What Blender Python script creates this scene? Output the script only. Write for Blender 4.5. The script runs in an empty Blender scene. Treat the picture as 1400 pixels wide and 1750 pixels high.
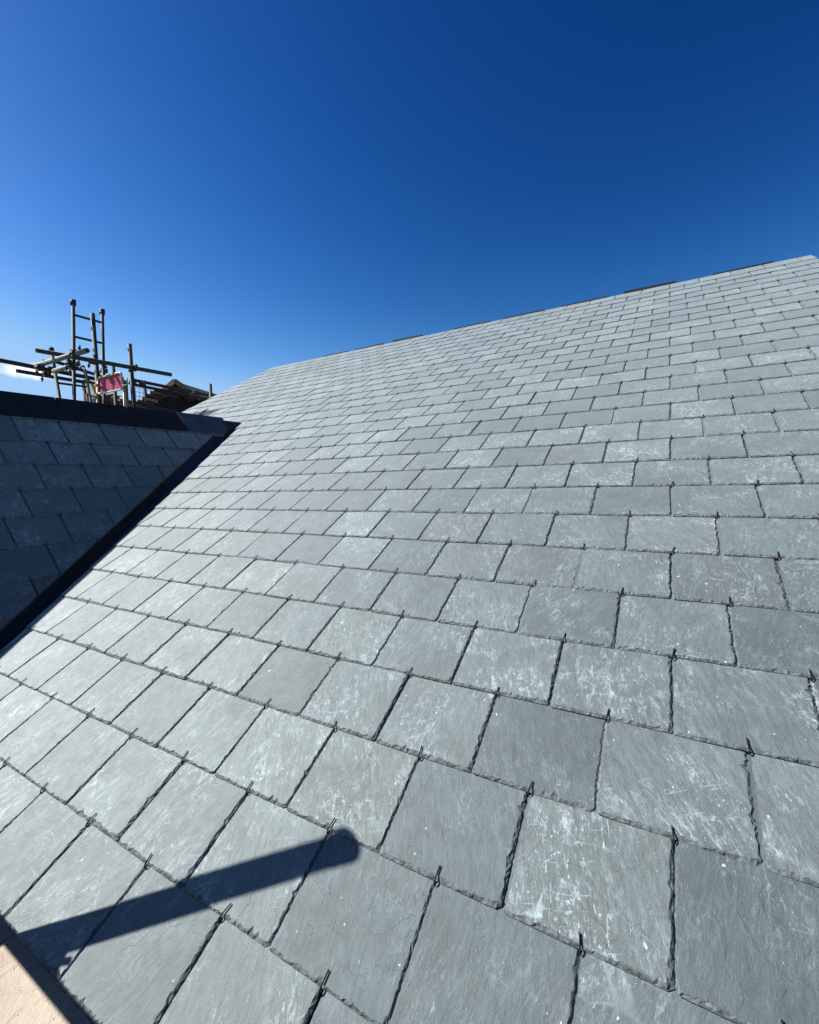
import bpy, math, random
from mathutils import Vector, Matrix

SC = bpy.context.scene
COL = SC.collection
R = math.radians
PW, PH, FPX = 1400.0, 1750.0, 758.5

# ---------------------------------------------------------------- camera
CAM = Vector((1.10300, -0.32668, 0.93064))
W = Matrix(((0.86731024, 0.01254356, -0.49760989),
            (0.49706307, -0.07500778, 0.86446639),
            (-0.02648113, -0.99710405, -0.07128996)))
cd = bpy.data.cameras.new('camera')
cam = bpy.data.objects.new('camera', cd)
COL.objects.link(cam)
cr, cu, cb = W.col[0], -W.col[1], -W.col[2]
cam.matrix_world = Matrix(((cr.x, cu.x, cb.x, CAM.x), (cr.y, cu.y, cb.y, CAM.y),
                           (cr.z, cu.z, cb.z, CAM.z), (0, 0, 0, 1)))
cd.sensor_fit = 'HORIZONTAL'
cd.sensor_width = 36.0
cd.lens = 36.0 * FPX / PW
cd.clip_start = 0.02
cd.clip_end = 3000
SC.camera = cam

# ---------------------------------------------------------------- sun and sky
SUN_EL = R(44.0)
SH = Vector((-0.92, -0.392, 0)).normalized()
SUN = Vector((SH.x * math.cos(SUN_EL), SH.y * math.cos(SUN_EL), math.sin(SUN_EL)))
ld = bpy.data.lights.new('sun', 'SUN')
ld.energy = 5.0
ld.angle = R(0.53)
ld.color = (1.0, 0.98, 0.94)
sun = bpy.data.objects.new('sun', ld)
COL.objects.link(sun)
sun.rotation_euler = SUN.to_track_quat('Z', 'Y').to_euler()

world = bpy.data.worlds.new('World')
SC.world = world
world.use_nodes = True
nt = world.node_tree
nt.nodes.clear()
EXPO = 0.85
wo = nt.nodes.new('ShaderNodeOutputWorld')
bg = nt.nodes.new('ShaderNodeBackground')
sky = nt.nodes.new('ShaderNodeTexSky')
sky.sky_type = 'NISHITA'
sky.sun_disc = False
sky.sun_elevation = SUN_EL
sky.sun_rotation = math.atan2(SUN.x, SUN.y)
sky.altitude = 300
sky.air_density = 1.0
sky.dust_density = 0.35
sky.ozone_density = 3.0
hsv = nt.nodes.new('ShaderNodeHueSaturation')
hsv.inputs['Saturation'].default_value = 1.22
gam = nt.nodes.new('ShaderNodeGamma')
gam.inputs['Gamma'].default_value = 1.25
bg.inputs['Strength'].default_value = 0.075
nt.links.new(sky.outputs[0], hsv.inputs['Color'])
nt.links.new(hsv.outputs[0], gam.inputs[0])
# one small white cloud low in the sky at the left
tc = nt.nodes.new('ShaderNodeTexCoord')
cdir = (W @ Vector(((45 - 700) / FPX, (634 - 875) / FPX, 1))).normalized()
t1 = Vector((0, 0, 1)).cross(cdir).normalized()
t2 = cdir.cross(t1)


def wmath(op, *ins):
    n = nt.nodes.new('ShaderNodeMath')
    n.operation = op
    for i, v in enumerate(ins):
        if isinstance(v, (int, float)):
            n.inputs[i].default_value = v
        else:
            nt.links.new(v, n.inputs[i])
    return n.outputs[0]


def wdot(v):
    n = nt.nodes.new('ShaderNodeVectorMath')
    n.operation = 'DOT_PRODUCT'
    nt.links.new(tc.outputs['Generated'], n.inputs[0])
    n.inputs[1].default_value = v
    return n.outputs['Value']


a_ = wmath('DIVIDE', wdot(t1), 0.06)
b_ = wmath('DIVIDE', wdot(t2), 0.014)
r2 = wmath('ADD', wmath('MULTIPLY', a_, a_), wmath('MULTIPLY', b_, b_))
cn = nt.nodes.new('ShaderNodeTexNoise')
cn.inputs['Scale'].default_value = 38
cn.inputs['Detail'].default_value = 5
nt.links.new(tc.outputs['Generated'], cn.inputs['Vector'])
side = wmath('GREATER_THAN', wdot(cdir), 0.5)
m_ = wmath('SUBTRACT', wmath('ADD', 1.0, wmath('MULTIPLY', wmath('SUBTRACT', cn.outputs['Fac'], 0.5), 2.2)), r2)
m_ = wmath('MULTIPLY', m_, side)
mr = nt.nodes.new('ShaderNodeMapRange')
mr.inputs['From Min'].default_value = 0.0
mr.inputs['From Max'].default_value = 1.2
nt.links.new(m_, mr.inputs['Value'])
mx = nt.nodes.new('ShaderNodeMix')
mx.data_type = 'RGBA'
nt.links.new(mr.outputs[0], mx.inputs['Factor'])
# deepen the blue: a per-channel power curve on the sky's own radiance
sp = nt.nodes.new('ShaderNodeSeparateColor'); nt.links.new(gam.outputs[0], sp.inputs[0])
cb_ = nt.nodes.new('ShaderNodeCombineColor')
K = 0.075
for i, (xm, ym, b) in enumerate(((-3.02, -3.66, 2.2), (-1.89, -2.07, 1.65), (-0.91, -0.88, 1.38))):
    v = wmath('MULTIPLY', wmath('POWER', wmath('MULTIPLY', sp.outputs[i], K), b), math.exp(ym - b * xm))
    v = wmath('SMOOTH_MIN', v, (0.36, 0.60, 0.95)[i], 0.2)
    if i == 2: v = wmath('MAXIMUM', v, wmath('MULTIPLY', vg, 1.25))
    vg = v
    nt.links.new(wmath('MULTIPLY', v, 1 / K / 2 ** EXPO), cb_.inputs[i])
nt.links.new(cb_.outputs[0], mx.inputs['A'])
mx.inputs['B'].default_value = (8.5, 8.9, 9.4, 1)
nt.links.new(mx.outputs['Result'], bg.inputs['Color'])
nt.links.new(bg.outputs[0], wo.inputs['Surface'])

SC.view_settings.view_transform = 'Standard'
SC.view_settings.look = 'None'
SC.view_settings.exposure = EXPO
SC.view_settings.gamma = 1.0
SC.view_settings.use_curve_mapping = False
SC.cycles.max_bounces = 5
SC.cycles.diffuse_bounces = 3


# ---------------------------------------------------------------- camera helpers (photo pixel -> place)
def ray(px, py):
    return W @ Vector(((px - 700) / FPX, (py - 875) / FPX, 1.0))


def PT(px, py, depth):
    return CAM + ray(px, py) * depth


def HZ(px, py, z):
    d = ray(px, py)
    return CAM + d * ((z - CAM.z) / d.z)


WT = W.transposed()


def pix(p):
    c = WT @ (p - CAM)
    if c.z < 0.05:
        return None
    return (c.x / c.z * FPX + 700, c.y / c.z * FPX + 875, c.z)


# ---------------------------------------------------------------- mesh helpers
class MB:
    def __init__(s):
        s.v = []; s.f = []; s.r = []

    def add(s, vs, fs, M=None, rnd=0.0):
        n = len(s.v)
        s.v += [tuple(M @ Vector(p)) if M else tuple(p) for p in vs]
        s.f += [tuple(i + n for i in f) for f in fs]
        s.r += [rnd] * len(vs)

    def box(s, c, d, M=None):
        x, y, z = c; a, b, h = d[0] / 2, d[1] / 2, d[2] / 2
        s.add([(x + i * a, y + j * b, z + k * h) for k in (-1, 1) for j in (-1, 1) for i in (-1, 1)],
              [(0, 2, 3, 1), (4, 5, 7, 6), (0, 1, 5, 4), (2, 6, 7, 3), (0, 4, 6, 2), (1, 3, 7, 5)], M)

    def bar(s, p, q, w, h, up=Vector((0, 0, 1))):
        p, q = Vector(p), Vector(q)
        d = (q - p).normalized()
        u = d.cross(up)
        if u.length < 1e-4: u = d.cross(Vector((1, 0, 0)))
        u.normalize(); t = u.cross(d)
        vs = [e + u * (i * w / 2) + t * (j * h / 2) for e in (p, q) for i, j in ((-1, -1), (1, -1), (1, 1), (-1, 1))]
        s.add(vs, [(3, 2, 1, 0), (4, 5, 6, 7), (0, 1, 5, 4), (1, 2, 6, 5), (2, 3, 7, 6), (3, 0, 4, 7)])

    def tube(s, pts, r, n=10, hollow=False, M=None):
        pts = [Vector(p) for p in pts]
        k = len(s.v); prev = None
        rings = []
        for i, p in enumerate(pts):
            d = (pts[min(i + 1, len(pts) - 1)] - pts[max(i - 1, 0)]).normalized()
            if prev is None:
                u = d.cross(Vector((0, 0, 1)))
                if u.length < 1e-3: u = d.cross(Vector((1, 0, 0)))
            else:
                u = prev - d * prev.dot(d)
            u.normalize(); prev = u; w = d.cross(u)
            rings.append((p, u, w, d))
        vs = []; fs = []
        def ring(p, u, w, rr):
            b = len(vs)
            for j in range(n):
                a = 2 * math.pi * j / n
                vs.append(p + u * (rr * math.cos(a)) + w * (rr * math.sin(a)))
            return b
        bs = [ring(p, u, w, r) for p, u, w, d in rings]
        for a, b in zip(bs, bs[1:]):
            for j in range(n):
                fs.append((a + j, b + j, b + (j + 1) % n, a + (j + 1) % n)[::-1])
        for e, sg in ((0, 1), (-1, -1)):
            p, u, w, d = rings[e]; b0 = bs[e]
            if hollow:
                b1 = ring(p, u, w, r * 0.82); b2 = ring(p + d * (sg * r * 1.5), u, w, r * 0.82)
                for x, y in ((b0, b1), (b1, b2)):
                    for j in range(n):
                        q = (x + j, y + j, y + (j + 1) % n, x + (j + 1) % n)
                        fs.append(q if sg > 0 else q[::-1])
                b0 = b2
            q = tuple(b0 + j for j in range(n))
            fs.append(q if sg < 0 else q[::-1])
        s.add(vs, fs, M)

    def mesh(s, name, m, smooth=False):
        me = bpy.data.meshes.new(name)
        me.from_pydata([tuple(v) for v in s.v], [], s.f)
        me.materials.append(m)
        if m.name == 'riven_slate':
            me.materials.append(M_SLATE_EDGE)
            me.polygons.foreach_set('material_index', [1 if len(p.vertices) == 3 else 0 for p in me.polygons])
        if any(s.r):
            at = me.attributes.new('rnd', 'FLOAT', 'POINT')
            at.data.foreach_set('value', s.r)
        if smooth:
            me.polygons.foreach_set('use_smooth', [len(p.vertices) == 4 for p in me.polygons])
        me.update()
        return me

    def build(s, name, m, parent=None, smooth=False, **kw):
        return link(name, s.mesh(name, m, smooth), parent, **kw)


def link(name, me, parent=None, **kw):
    o = bpy.data.objects.new(name, me)
    COL.objects.link(o)
    if parent: o.parent = parent
    for k, v in kw.items(): o[k] = v
    return o


def thing(name, label, cat, loc=(0, 0, 0), group=None):
    o = bpy.data.objects.new(name, None)
    o.empty_display_size = 0.2
    COL.objects.link(o)
    o.location = loc
    o['label'] = label; o['category'] = cat
    if group: o['group'] = group
    return o


# ---------------------------------------------------------------- materials
class NB:
    def __init__(s, name, rough=0.5, metal=0.0, spec=0.5):
        s.m = bpy.data.materials.new(name); s.m.use_nodes = True
        s.t = s.m.node_tree; s.b = s.t.nodes['Principled BSDF']
        s.b.inputs['Roughness'].default_value = rough
        s.b.inputs['Metallic'].default_value = metal
        s.b.inputs['Specular IOR Level'].default_value = spec
        s.co = s.t.nodes.new('ShaderNodeTexCoord').outputs['Object']

    def L(s, a, b):
        if isinstance(a, (int, float)): b.default_value = a
        elif isinstance(a, tuple): b.default_value = a if len(a) == 4 or b.type == 'VECTOR' else a + (1,)
        else: s.t.links.new(a, b)

    def math(s, op, *ins, clamp=False):
        n = s.t.nodes.new('ShaderNodeMath'); n.operation = op; n.use_clamp = clamp
        for i, v in enumerate(ins): s.L(v, n.inputs[i])
        return n.outputs[0]

    def noise(s, vec, scale, detail=4, rough=0.55, dist=0.0):
        n = s.t.nodes.new('ShaderNodeTexNoise')
        s.L(vec, n.inputs['Vector'])
        n.inputs['Scale'].default_value = scale; n.inputs['Detail'].default_value = detail
        n.inputs['Roughness'].default_value = rough; n.inputs['Distortion'].default_value = dist
        return n.outputs['Fac']

    def mapping(s, vec, scale=(1, 1, 1), rot=(0, 0, 0)):
        n = s.t.nodes.new('ShaderNodeMapping')
        s.L(vec, n.inputs['Vector']); n.inputs['Scale'].default_value = scale
        n.inputs['Rotation'].default_value = rot
        return n.outputs[0]

    def ramp(s, v, a, b, lo=0.0, hi=1.0):
        n = s.t.nodes.new('ShaderNodeMapRange'); n.interpolation_type = 'SMOOTHSTEP'
        s.L(v, n.inputs['Value'])
        for k, q in (('From Min', a), ('From Max', b), ('To Min', lo), ('To Max', hi)): n.inputs[k].default_value = q
        return n.outputs[0]

    def mix(s, f, a, b, mode='MIX'):
        n = s.t.nodes.new('ShaderNodeMix'); n.data_type = 'RGBA'; n.blend_type = mode
        s.L(f, n.inputs['Factor']); s.L(a, n.inputs['A']); s.L(b, n.inputs['B'])
        return n.outputs['Result']

    def color(s, c): s.L(c, s.b.inputs['Base Color'])

    def bump(s, h, strength, dist):
        n = s.t.nodes.new('ShaderNodeBump')
        n.inputs['Strength'].default_value = strength; n.inputs['Distance'].default_value = dist
        s.L(h, n.inputs['Height']); s.t.links.new(n.outputs[0], s.b.inputs['Normal'])


def slate_material(name, dark=1.0):
    n = NB(name, 0.5, spec=0.75 if dark > 0.9 else 0.35)
    n.b.inputs['Coat Weight'].default_value = 0.68 if dark > 0.9 else 0.0
    n.b.inputs['Specular Tint'].default_value = (0.90, 1.0, 0.97, 1)
    n.b.inputs['Coat IOR'].default_value = 1.7
    n.b.inputs['Coat Roughness'].default_value = 0.74
    n.b.inputs['Sheen Weight'].default_value = 0.7 if dark > 0.9 else 0.0
    n.b.inputs['Sheen Roughness'].default_value = 0.45
    n.b.inputs['Sheen Tint'].default_value = (0.95, 1.0, 0.93, 1)
    at = n.t.nodes.new('ShaderNodeAttribute'); at.attribute_name = 'rnd'
    oi = n.t.nodes.new('ShaderNodeObjectInfo')
    rnd = n.math('FRACT', n.math('ADD', at.outputs['Fac'], oi.outputs['Random']))
    wn = n.t.nodes.new('ShaderNodeTexWhiteNoise'); wn.noise_dimensions = '1D'
    n.L(n.math('MULTIPLY', rnd, 371.3), wn.inputs['W'])
    off = n.t.nodes.new('ShaderNodeVectorMath'); off.operation = 'SCALE'
    n.L(wn.outputs['Color'], off.inputs[0]); off.inputs['Scale'].default_value = 40
    ad = n.t.nodes.new('ShaderNodeVectorMath'); ad.operation = 'ADD'
    n.L(n.co, ad.inputs[0]); n.L(off.outputs[0], ad.inputs[1])
    sep = n.t.nodes.new('ShaderNodeSeparateColor'); n.L(wn.outputs['Color'], sep.inputs[0])
    r1, r2_, r3 = sep.outputs
    # turn the grain by up to ~20 degrees per slate
    vr = n.t.nodes.new('ShaderNodeVectorRotate'); vr.rotation_type = 'Z_AXIS'
    n.L(ad.outputs[0], vr.inputs['Vector']); n.L(n.math('MULTIPLY', n.math('SUBTRACT', r3, 0.5), 1.2), vr.inputs['Angle'])
    v = vr.outputs[0]
    # base colour: green-grey, some bluer, some browner
    c = n.mix(r1, (0.040, 0.066, 0.071), (0.062, 0.080, 0.077))
    c = n.mix(n.math('MULTIPLY', n.math('GREATER_THAN', r2_, 0.88), 0.38), c, (0.042, 0.050, 0.049))
    val = n.ramp(n.noise(v, 7, 5, 0.6, 0.4), 0.25, 0.75, 0.74, 1.26)
    grain = n.ramp(n.noise(n.mapping(v, (1.0, 0.22, 1)), 100, 6, 0.75), 0.25, 0.75, 0.62, 1.38)
    fine = n.ramp(n.noise(v, 380, 3, 0.7), 0.2, 0.8, 0.72, 1.28)
    k = n.math('MULTIPLY', n.math('MULTIPLY', val, grain), n.math('MULTIPLY', fine, n.math('ADD', 0.68, n.math('MULTIPLY', wn.outputs['Value'], 0.64))))
    comb = n.t.nodes.new('ShaderNodeCombineColor')
    for i in range(3): n.L(n.math('MULTIPLY', k, dark), comb.inputs[i])
    c = n.mix(1.0, c, comb.outputs[0], 'MULTIPLY')
    # violet-grey blush
    c = n.mix(n.ramp(n.noise(v, 4.5, 3), 0.55, 0.75, 0, 0.3), c, (0.072 * dark, 0.076 * dark, 0.084 * dark))
    # chalky smears, long faint scratches and small flecks, in patches
    patch = n.ramp(n.noise(v, 6.5, 3, 0.6), 0.38, 0.64)
    patch = n.math('MULTIPLY', patch, n.math('ADD', 0.22, n.math('MULTIPLY', r1, 1.1)))
    def lines(sc, st, rot, wdt, dist):
        f = n.noise(n.mapping(v, st, (0, 0, rot)), sc, 3, 0.5, dist)
        return n.ramp(n.math('ABSOLUTE', n.math('SUBTRACT', f, 0.5)), 0.0, wdt, 1, 0)
    s1 = n.math('MULTIPLY', lines(15, (1, 0.14, 1), 0.9, 0.008, 0.0), n.ramp(n.noise(v, 38, 3), 0.44, 0.62))
    s2 = n.math('MULTIPLY', lines(24, (0.16, 1, 1), 0.25, 0.012, 0.1), n.ramp(n.noise(v, 33, 3), 0.46, 0.64))
    s4 = n.math('MULTIPLY', lines(6, (1, 0.6, 1), 0.4, 0.004, 0.5), 0.4)
    s3 = n.ramp(n.noise(n.mapping(v, (1, 0.4, 1), (0, 0, 0.6)), 120, 4, 0.8), 0.585, 0.66)
    cloud = n.math('MULTIPLY', n.ramp(n.noise(n.mapping(v, (1, 0.5, 1), (0, 0, 0.5)), 46, 7, 0.85, 0.15), 0.50, 0.66), 0.55)
    w = n.math('MAXIMUM', n.math('MULTIPLY', n.math('MAXIMUM', s1, s2), 0.55), n.math('MAXIMUM', n.math('MULTIPLY', s3, 0.8), cloud))
    w = n.math('MAXIMUM', w, s4)
    w = n.math('MULTIPLY', w, patch, clamp=True)
    spk = n.math('MULTIPLY', n.ramp(n.noise(n.mapping(v, (1, 0.6, 1)), 90, 2, 0.5), 0.74, 0.78), 0.7)
    w = n.math('MAXIMUM', w, spk)
    c = n.mix(w, c, (0.44 * dark, 0.53 * dark, 0.53 * dark))
    # rusty stains on a few
    st = n.math('MULTIPLY', n.ramp(n.noise(v, 11, 4, 0.6), 0.66, 0.78), n.math('GREATER_THAN', r3, 0.7))
    c = n.mix(n.math('MULTIPLY', st, 0.35), c, (0.06 * dark, 0.045 * dark, 0.035 * dark))
    n.color(c)
    n.L(n.ramp(n.noise(v, 30, 4), 0.3, 0.7, 0.70, 0.78), n.b.inputs['Roughness'])
    # riven relief: flake ledges (contours), grain, fine tooth
    big = n.noise(v, 5.5, 4, 0.55, 0.6)
    led = n.ramp(n.math('FRACT', n.math('MULTIPLY', big, 7)), 0.0, 0.035)
    ledm = n.math('MULTIPLY', led, n.ramp(n.noise(v, 3.1, 2), 0.45, 0.6))
    h = n.math('ADD', n.math('MULTIPLY', big, 1.2), n.math('MULTIPLY', ledm, 0.50))
    h = n.math('ADD', h, n.math('MULTIPLY', n.noise(n.mapping(v, (1, 0.30, 1)), 62, 6, 0.72), 1.25))
    h = n.math('ADD', h, n.math('MULTIPLY', n.noise(v, 330, 3, 0.7), 0.22))
    h = n.math('ADD', h, n.math('MULTIPLY', n.ramp(n.noise(n.mapping(v, (1, 0.6, 1)), 24, 5, 0.7), 0.50, 0.55), 0.22))
    h = n.math('SUBTRACT', h, n.math('MULTIPLY', s4, 0.12))
    n.bump(h, 0.8, 0.0026)
    return n.m


def plain(name, col, rough=0.5, metal=0.0, var=0.25, scale=8, bump=0.0, bs=60, spec=0.5):
    n = NB(name, rough, metal, spec)
    f = n.noise(n.co, scale, 5, 0.6)
    lo = tuple(c * (1 - var) for c in col); hi = tuple(min(1, c * (1 + var)) for c in col)
    n.color(n.mix(n.ramp(f, 0.3, 0.7), lo, hi))
    if bump: n.bump(n.noise(n.co, bs, 5, 0.65), bump, 0.01)
    return n.m


M_SLATE = slate_material('riven_slate')
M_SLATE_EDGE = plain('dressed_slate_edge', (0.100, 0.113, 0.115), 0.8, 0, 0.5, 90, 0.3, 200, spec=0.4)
M_SLATE_DARK = slate_material('dark_slate', 0.32)  # darker, duller slate for the few pieces in dim
M_HOOK = plain('black_wire', (0.010, 0.010, 0.012), 0.8, 0, 0.3, 200, spec=0.2)
M_FELT = plain('underlay', (0.012, 0.012, 0.014), 0.9)
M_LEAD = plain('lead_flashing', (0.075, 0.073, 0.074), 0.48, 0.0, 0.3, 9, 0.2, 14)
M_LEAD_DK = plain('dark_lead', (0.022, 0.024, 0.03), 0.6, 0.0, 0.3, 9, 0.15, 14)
M_RIDGE = plain('blue_black_ridge_tile', (0.008, 0.008, 0.009), 0.85, 0, 0.7, 9, 0.25, 40)
M_RIDGE_BOARD = plain('dark_ridge_board', (0.012, 0.012, 0.014), 0.8, 0, 0.3, 10, 0.2, 60)
M_STRIP = plain('eaves_strip_metal', (0.085, 0.072, 0.062), 0.55, 0, 0.06, 5)
M_WALL = plain('rubble_wall', (0.30, 0.25, 0.19), 0.85, 0, 0.3, 6, 0.6, 14)
M_GROUND = plain('earth_and_grass', (0.09, 0.10, 0.05), 0.95, 0, 0.4, 0.6, 0.5, 3)
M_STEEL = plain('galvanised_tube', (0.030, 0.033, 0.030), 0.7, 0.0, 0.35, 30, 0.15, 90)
M_STEEL_PALE = plain('pale_sunlit_tube', (0.13, 0.135, 0.12), 0.6, 0.0, 0.25, 30, 0.15, 90)  # sunlight on transoms and handrail put into a paler tube colour
M_STEEL_DK = plain('dark_tube', (0.010, 0.010, 0.010), 0.75, 0.0, 0.35, 30, 0.15, 90)  # near-black tube steel for ledgers, rear standards and rungs
M_COUPLER = plain('rusty_coupler', (0.025, 0.02, 0.018), 0.7, 0.2, 0.5, 40, 0.3, 90)
M_CREAM = plain('cream_painted_tube', (0.46, 0.38, 0.24), 0.45, 0, 0.12, 20)
M_YELLOW = plain('worn_yellow_paint', (0.34, 0.22, 0.06), 0.5, 0, 0.25, 20)
M_MAGENTA = plain('magenta_panel', (0.33, 0.028, 0.095), 0.5, 0, 0.15, 14)
M_OCHRE = plain('ochre_board', (0.33, 0.20, 0.07), 0.6, 0, 0.2, 14)
M_TIMBER = plain('brown_timber', (0.07, 0.040, 0.024), 0.8, 0, 0.45, 12, 0.3, 40)
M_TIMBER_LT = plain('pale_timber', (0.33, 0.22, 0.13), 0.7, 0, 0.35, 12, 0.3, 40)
M_DARKROOF = plain('dark_roof_felt', (0.006, 0.0055, 0.0055), 0.9, 0, 0.4, 5, 0.3, 20)
M_BOARD = plain('scaffold_board', (0.10, 0.075, 0.055), 0.8, 0, 0.35, 8, 0.3, 40)


def sandstone():
    n = NB('sandstone', 0.85)
    a = n.noise(n.co, 5, 5, 0.6, 0.5)
    c = n.mix(n.ramp(a, 0.3, 0.7), (0.38, 0.31, 0.235), (0.46, 0.39, 0.31))
    c = n.mix(n.ramp(n.noise(n.co, 14, 4), 0.6, 0.75, 0, 0.5), c, (0.43, 0.36, 0.21))
    n.color(c)
    big = n.noise(n.co, 9, 4, 0.5, 0.8)
    led = n.ramp(n.math('FRACT', n.math('MULTIPLY', big, 6)), 0.0, 0.05)
    pit = n.ramp(n.noise(n.co, 60, 2), 0.25, 0.32)
    h = n.math('ADD', n.math('ADD', n.math('MULTIPLY', big, 2), n.math('MULTIPLY', led, 0.25)), n.math('ADD', n.math('MULTIPLY', n.noise(n.co, 70, 6, 0.7), 1.3), pit))
    n.bump(h, 0.7, 0.0035)
    return n.m


M_STONE = sandstone()

# ---------------------------------------------------------------- slates
P = R(29.267)            # pitch of the main roof
G, WD, TH = 0.20026, 0.25, 0.0062
LEN = 0.41
TOP = lambda y: 2 * TH - TH * y / G - 0.004   # height of the upper face above the roof plane, y from the tail


def clip(poly, flags, nx, ny, d):
    """keep nx*x+ny*y<=d; flags[i] belongs to edge i -> i+1; a new cut edge gets flag 0"""
    out, fl = [], []
    n = len(poly)
    for i in range(n):
        a, b = poly[i], poly[(i + 1) % n]
        da, db = nx * a[0] + ny * a[1] - d, nx * b[0] + ny * b[1] - d
        if da <= 0:
            out.append(a); fl.append(flags[i])
            if db > 0:
                t = da / (da - db)
                out.append((a[0] + t * (b[0] - a[0]), a[1] + t * (b[1] - a[1]))); fl.append(0)
        elif db <= 0:
            t = da / (da - db)
            out.append((a[0] + t * (b[0] - a[0]), a[1] + t * (b[1] - a[1]))); fl.append(flags[i])
    return out, fl


def slate_geo(rng, w=WD - 0.0035, length=LEN, step=0.0055, cuts=(), plainer=False, top=TOP):
    """one slate: tail at y=0, x centred, dressed (chipped) edges at the tail and both sides"""
    h = w / 2
    c1, c2 = rng.uniform(0.001, 0.004), rng.choice((0.002, 0.003, 0.004, 0.009))
    poly = [(-h + c1, 0), (h - c2, 0), (h, c2 * rng.uniform(0.5, 1.2)), (h, length), (-h, length), (-h, c1)]
    flags = [1, 1, 1, 0, 1, 1]
    for c in cuts: poly, flags = clip(poly, flags, *c)
    n = len(poly)
    if n < 3: return None
    area = 0.5 * sum(poly[i][0] * poly[(i + 1) % n][1] - poly[(i + 1) % n][0] * poly[i][1] for i in range(n))
    if area < 0.0006: return None
    pts = []; edges = []
    for i in range(n):
        a, b = poly[i], poly[(i + 1) % n]
        ex, ey = b[0] - a[0], b[1] - a[1]
        l = math.hypot(ex, ey)
        if l < 1e-6: continue
        nx, ny = -ey / l, ex / l
        edges.append((a, nx, ny, flags[i]))
        st = step if flags[i] else 0.06
        k = max(1, int(l / st))
        for j in range(k):
            t = j / k
            if flags[i] and j: t += rng.uniform(-0.3, 0.3) / k
            x, y = a[0] + ex * t, a[1] + ey * t
            if flags[i]:
                wv = 0.0008 if not plainer else 0.0003
                q = rng.uniform(-wv, wv * 0.6); x += nx * abs(q); y += ny * abs(q)
            pts.append((x, y, flags[i]))
    m = len(pts)
    # smooth random chip widths with occasional deep scallops
    wid = []; cur = 0.006
    for i in range(m):
        cur = 0.62 * cur + 0.38 * rng.uniform(0.001, 0.0135)
        left = pts[i][0] < -h + 0.004 and pts[i][1] > 0.006
        wid.append(cur * (1.0 if rng.random() > 0.13 else rng.uniform(1.2, 1.8)) * (0.3 if left else (1.15 if pts[i][1] < 0.004 else 0.88)))
    wb = rng.uniform(0.7, 1.15)

    def inset(p, wv):
        x, y = p[0], p[1]
        for a, nx, ny, fl in edges:
            if not fl: continue
            dd = (x - a[0]) * nx + (y - a[1]) * ny
            if dd < wv: x += nx * (wv - dd); y += ny * (wv - dd)
        return x, y
    rings = [[], [], [], []]
    for i, p in enumerate(pts):
        wv = wid[i] * wb
        x, y = p[0], p[1]
        rings[0].append((x, y, top(y) - TH + (0.0026 if p[2] and y < 0.01 else 0) + (0.0009 if plainer and y < 0.01 else 0)))
        x1, y1 = inset(p, wv * 0.10) if p[2] else (x, y)
        rings[1].append((x1, y1, top(y1) - TH * rng.uniform(0.55, 0.85)))
        f = rng.uniform(0.35, 0.65)
        x2, y2 = inset(p, wv * f) if p[2] else (x, y)
        rings[2].append((x2, y2, top(y2) - TH * rng.uniform(0.05, 0.60) * (1 if p[2] else 0.3)))
        x3, y3 = inset(p, wv) if p[2] else (x, y)
        rings[3].append((x3, y3, top(y3)))
    if plainer: rings = [rings[0], rings[2], rings[3]]
    vs = [q for r in rings for q in r]
    fs = []
    for k in range(len(rings) - 1):
        for i in range(m):
            j = (i + 1) % m
            a, b, c, d = k * m + i, k * m + j, (k + 1) * m + j, (k + 1) * m + i
            if rng.random() < 0.5: fs += [(a, b, c), (a, c, d)]
            else: fs += [(a, b, d), (b, c, d)]
    fs.append(tuple((len(rings) - 1) * m + i for i in range(m)))
    return vs, fs


def hook_geo(mb, M, rng, n=6):
    t = rng.uniform(-0.0035, 0.0035)
    z = TOP(0)
    pts = [(0, 0.035, z - TH - 0.002), (0, 0.004, z - TH - 0.001), (0, -0.0045, z - TH + 0.0012), (0, -0.0068, z - 0.001),
           (t * 0.1, -0.003, z + 0.0024), (t * 0.4, 0.007, z + 0.0032), (t, 0.021 + rng.uniform(-0.003, 0.004), z + 0.0022)]
    mb.tube(pts, 0.0014, n, M=M)


def roof_frame(origin, ax, ay):
    az = ax.cross(ay)
    return Matrix(((ax.x, ay.x, az.x, origin.x), (ax.y, ay.y, az.y, origin.y), (ax.z, ay.z, az.z, origin.z), (0, 0, 0, 1)))


house = thing('stone_house', 'stone house with new grey-green slate roof and a shaded side gable joining on the left', 'house')

FR_M = roof_frame(Vector((0, 0, 0)), Vector((1, 0, 0)), Vector((0, math.cos(P), math.sin(P))))
Q = R(48.18)
O_G = Vector((-2.0394, 1.0, 0.9302))
FR_G = roof_frame(O_G, Vector((0, 1, 0)), Vector((-math.cos(Q), 0, math.sin(Q))))
TP, TQ = math.tan(P), math.tan(Q)

U0, U1, VR = -4.58, 2.22, 5.845     # verge, verge, ridge along the main slope
AP_X, AP_Z = -2.60, 1.555           # apex of the side gable
VAL_X0, VAL_S = -1.2465, -0.4207    # valley on the main slope: x = VAL_X0 + VAL_S * v


def cut_x(v):                      # left trimming line of the main slates along the valley
    return VAL_X0 + VAL_S * v + (0.055 if v < 2 else 0.055 - 0.035 * (v - 2) / 1.1)


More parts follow.
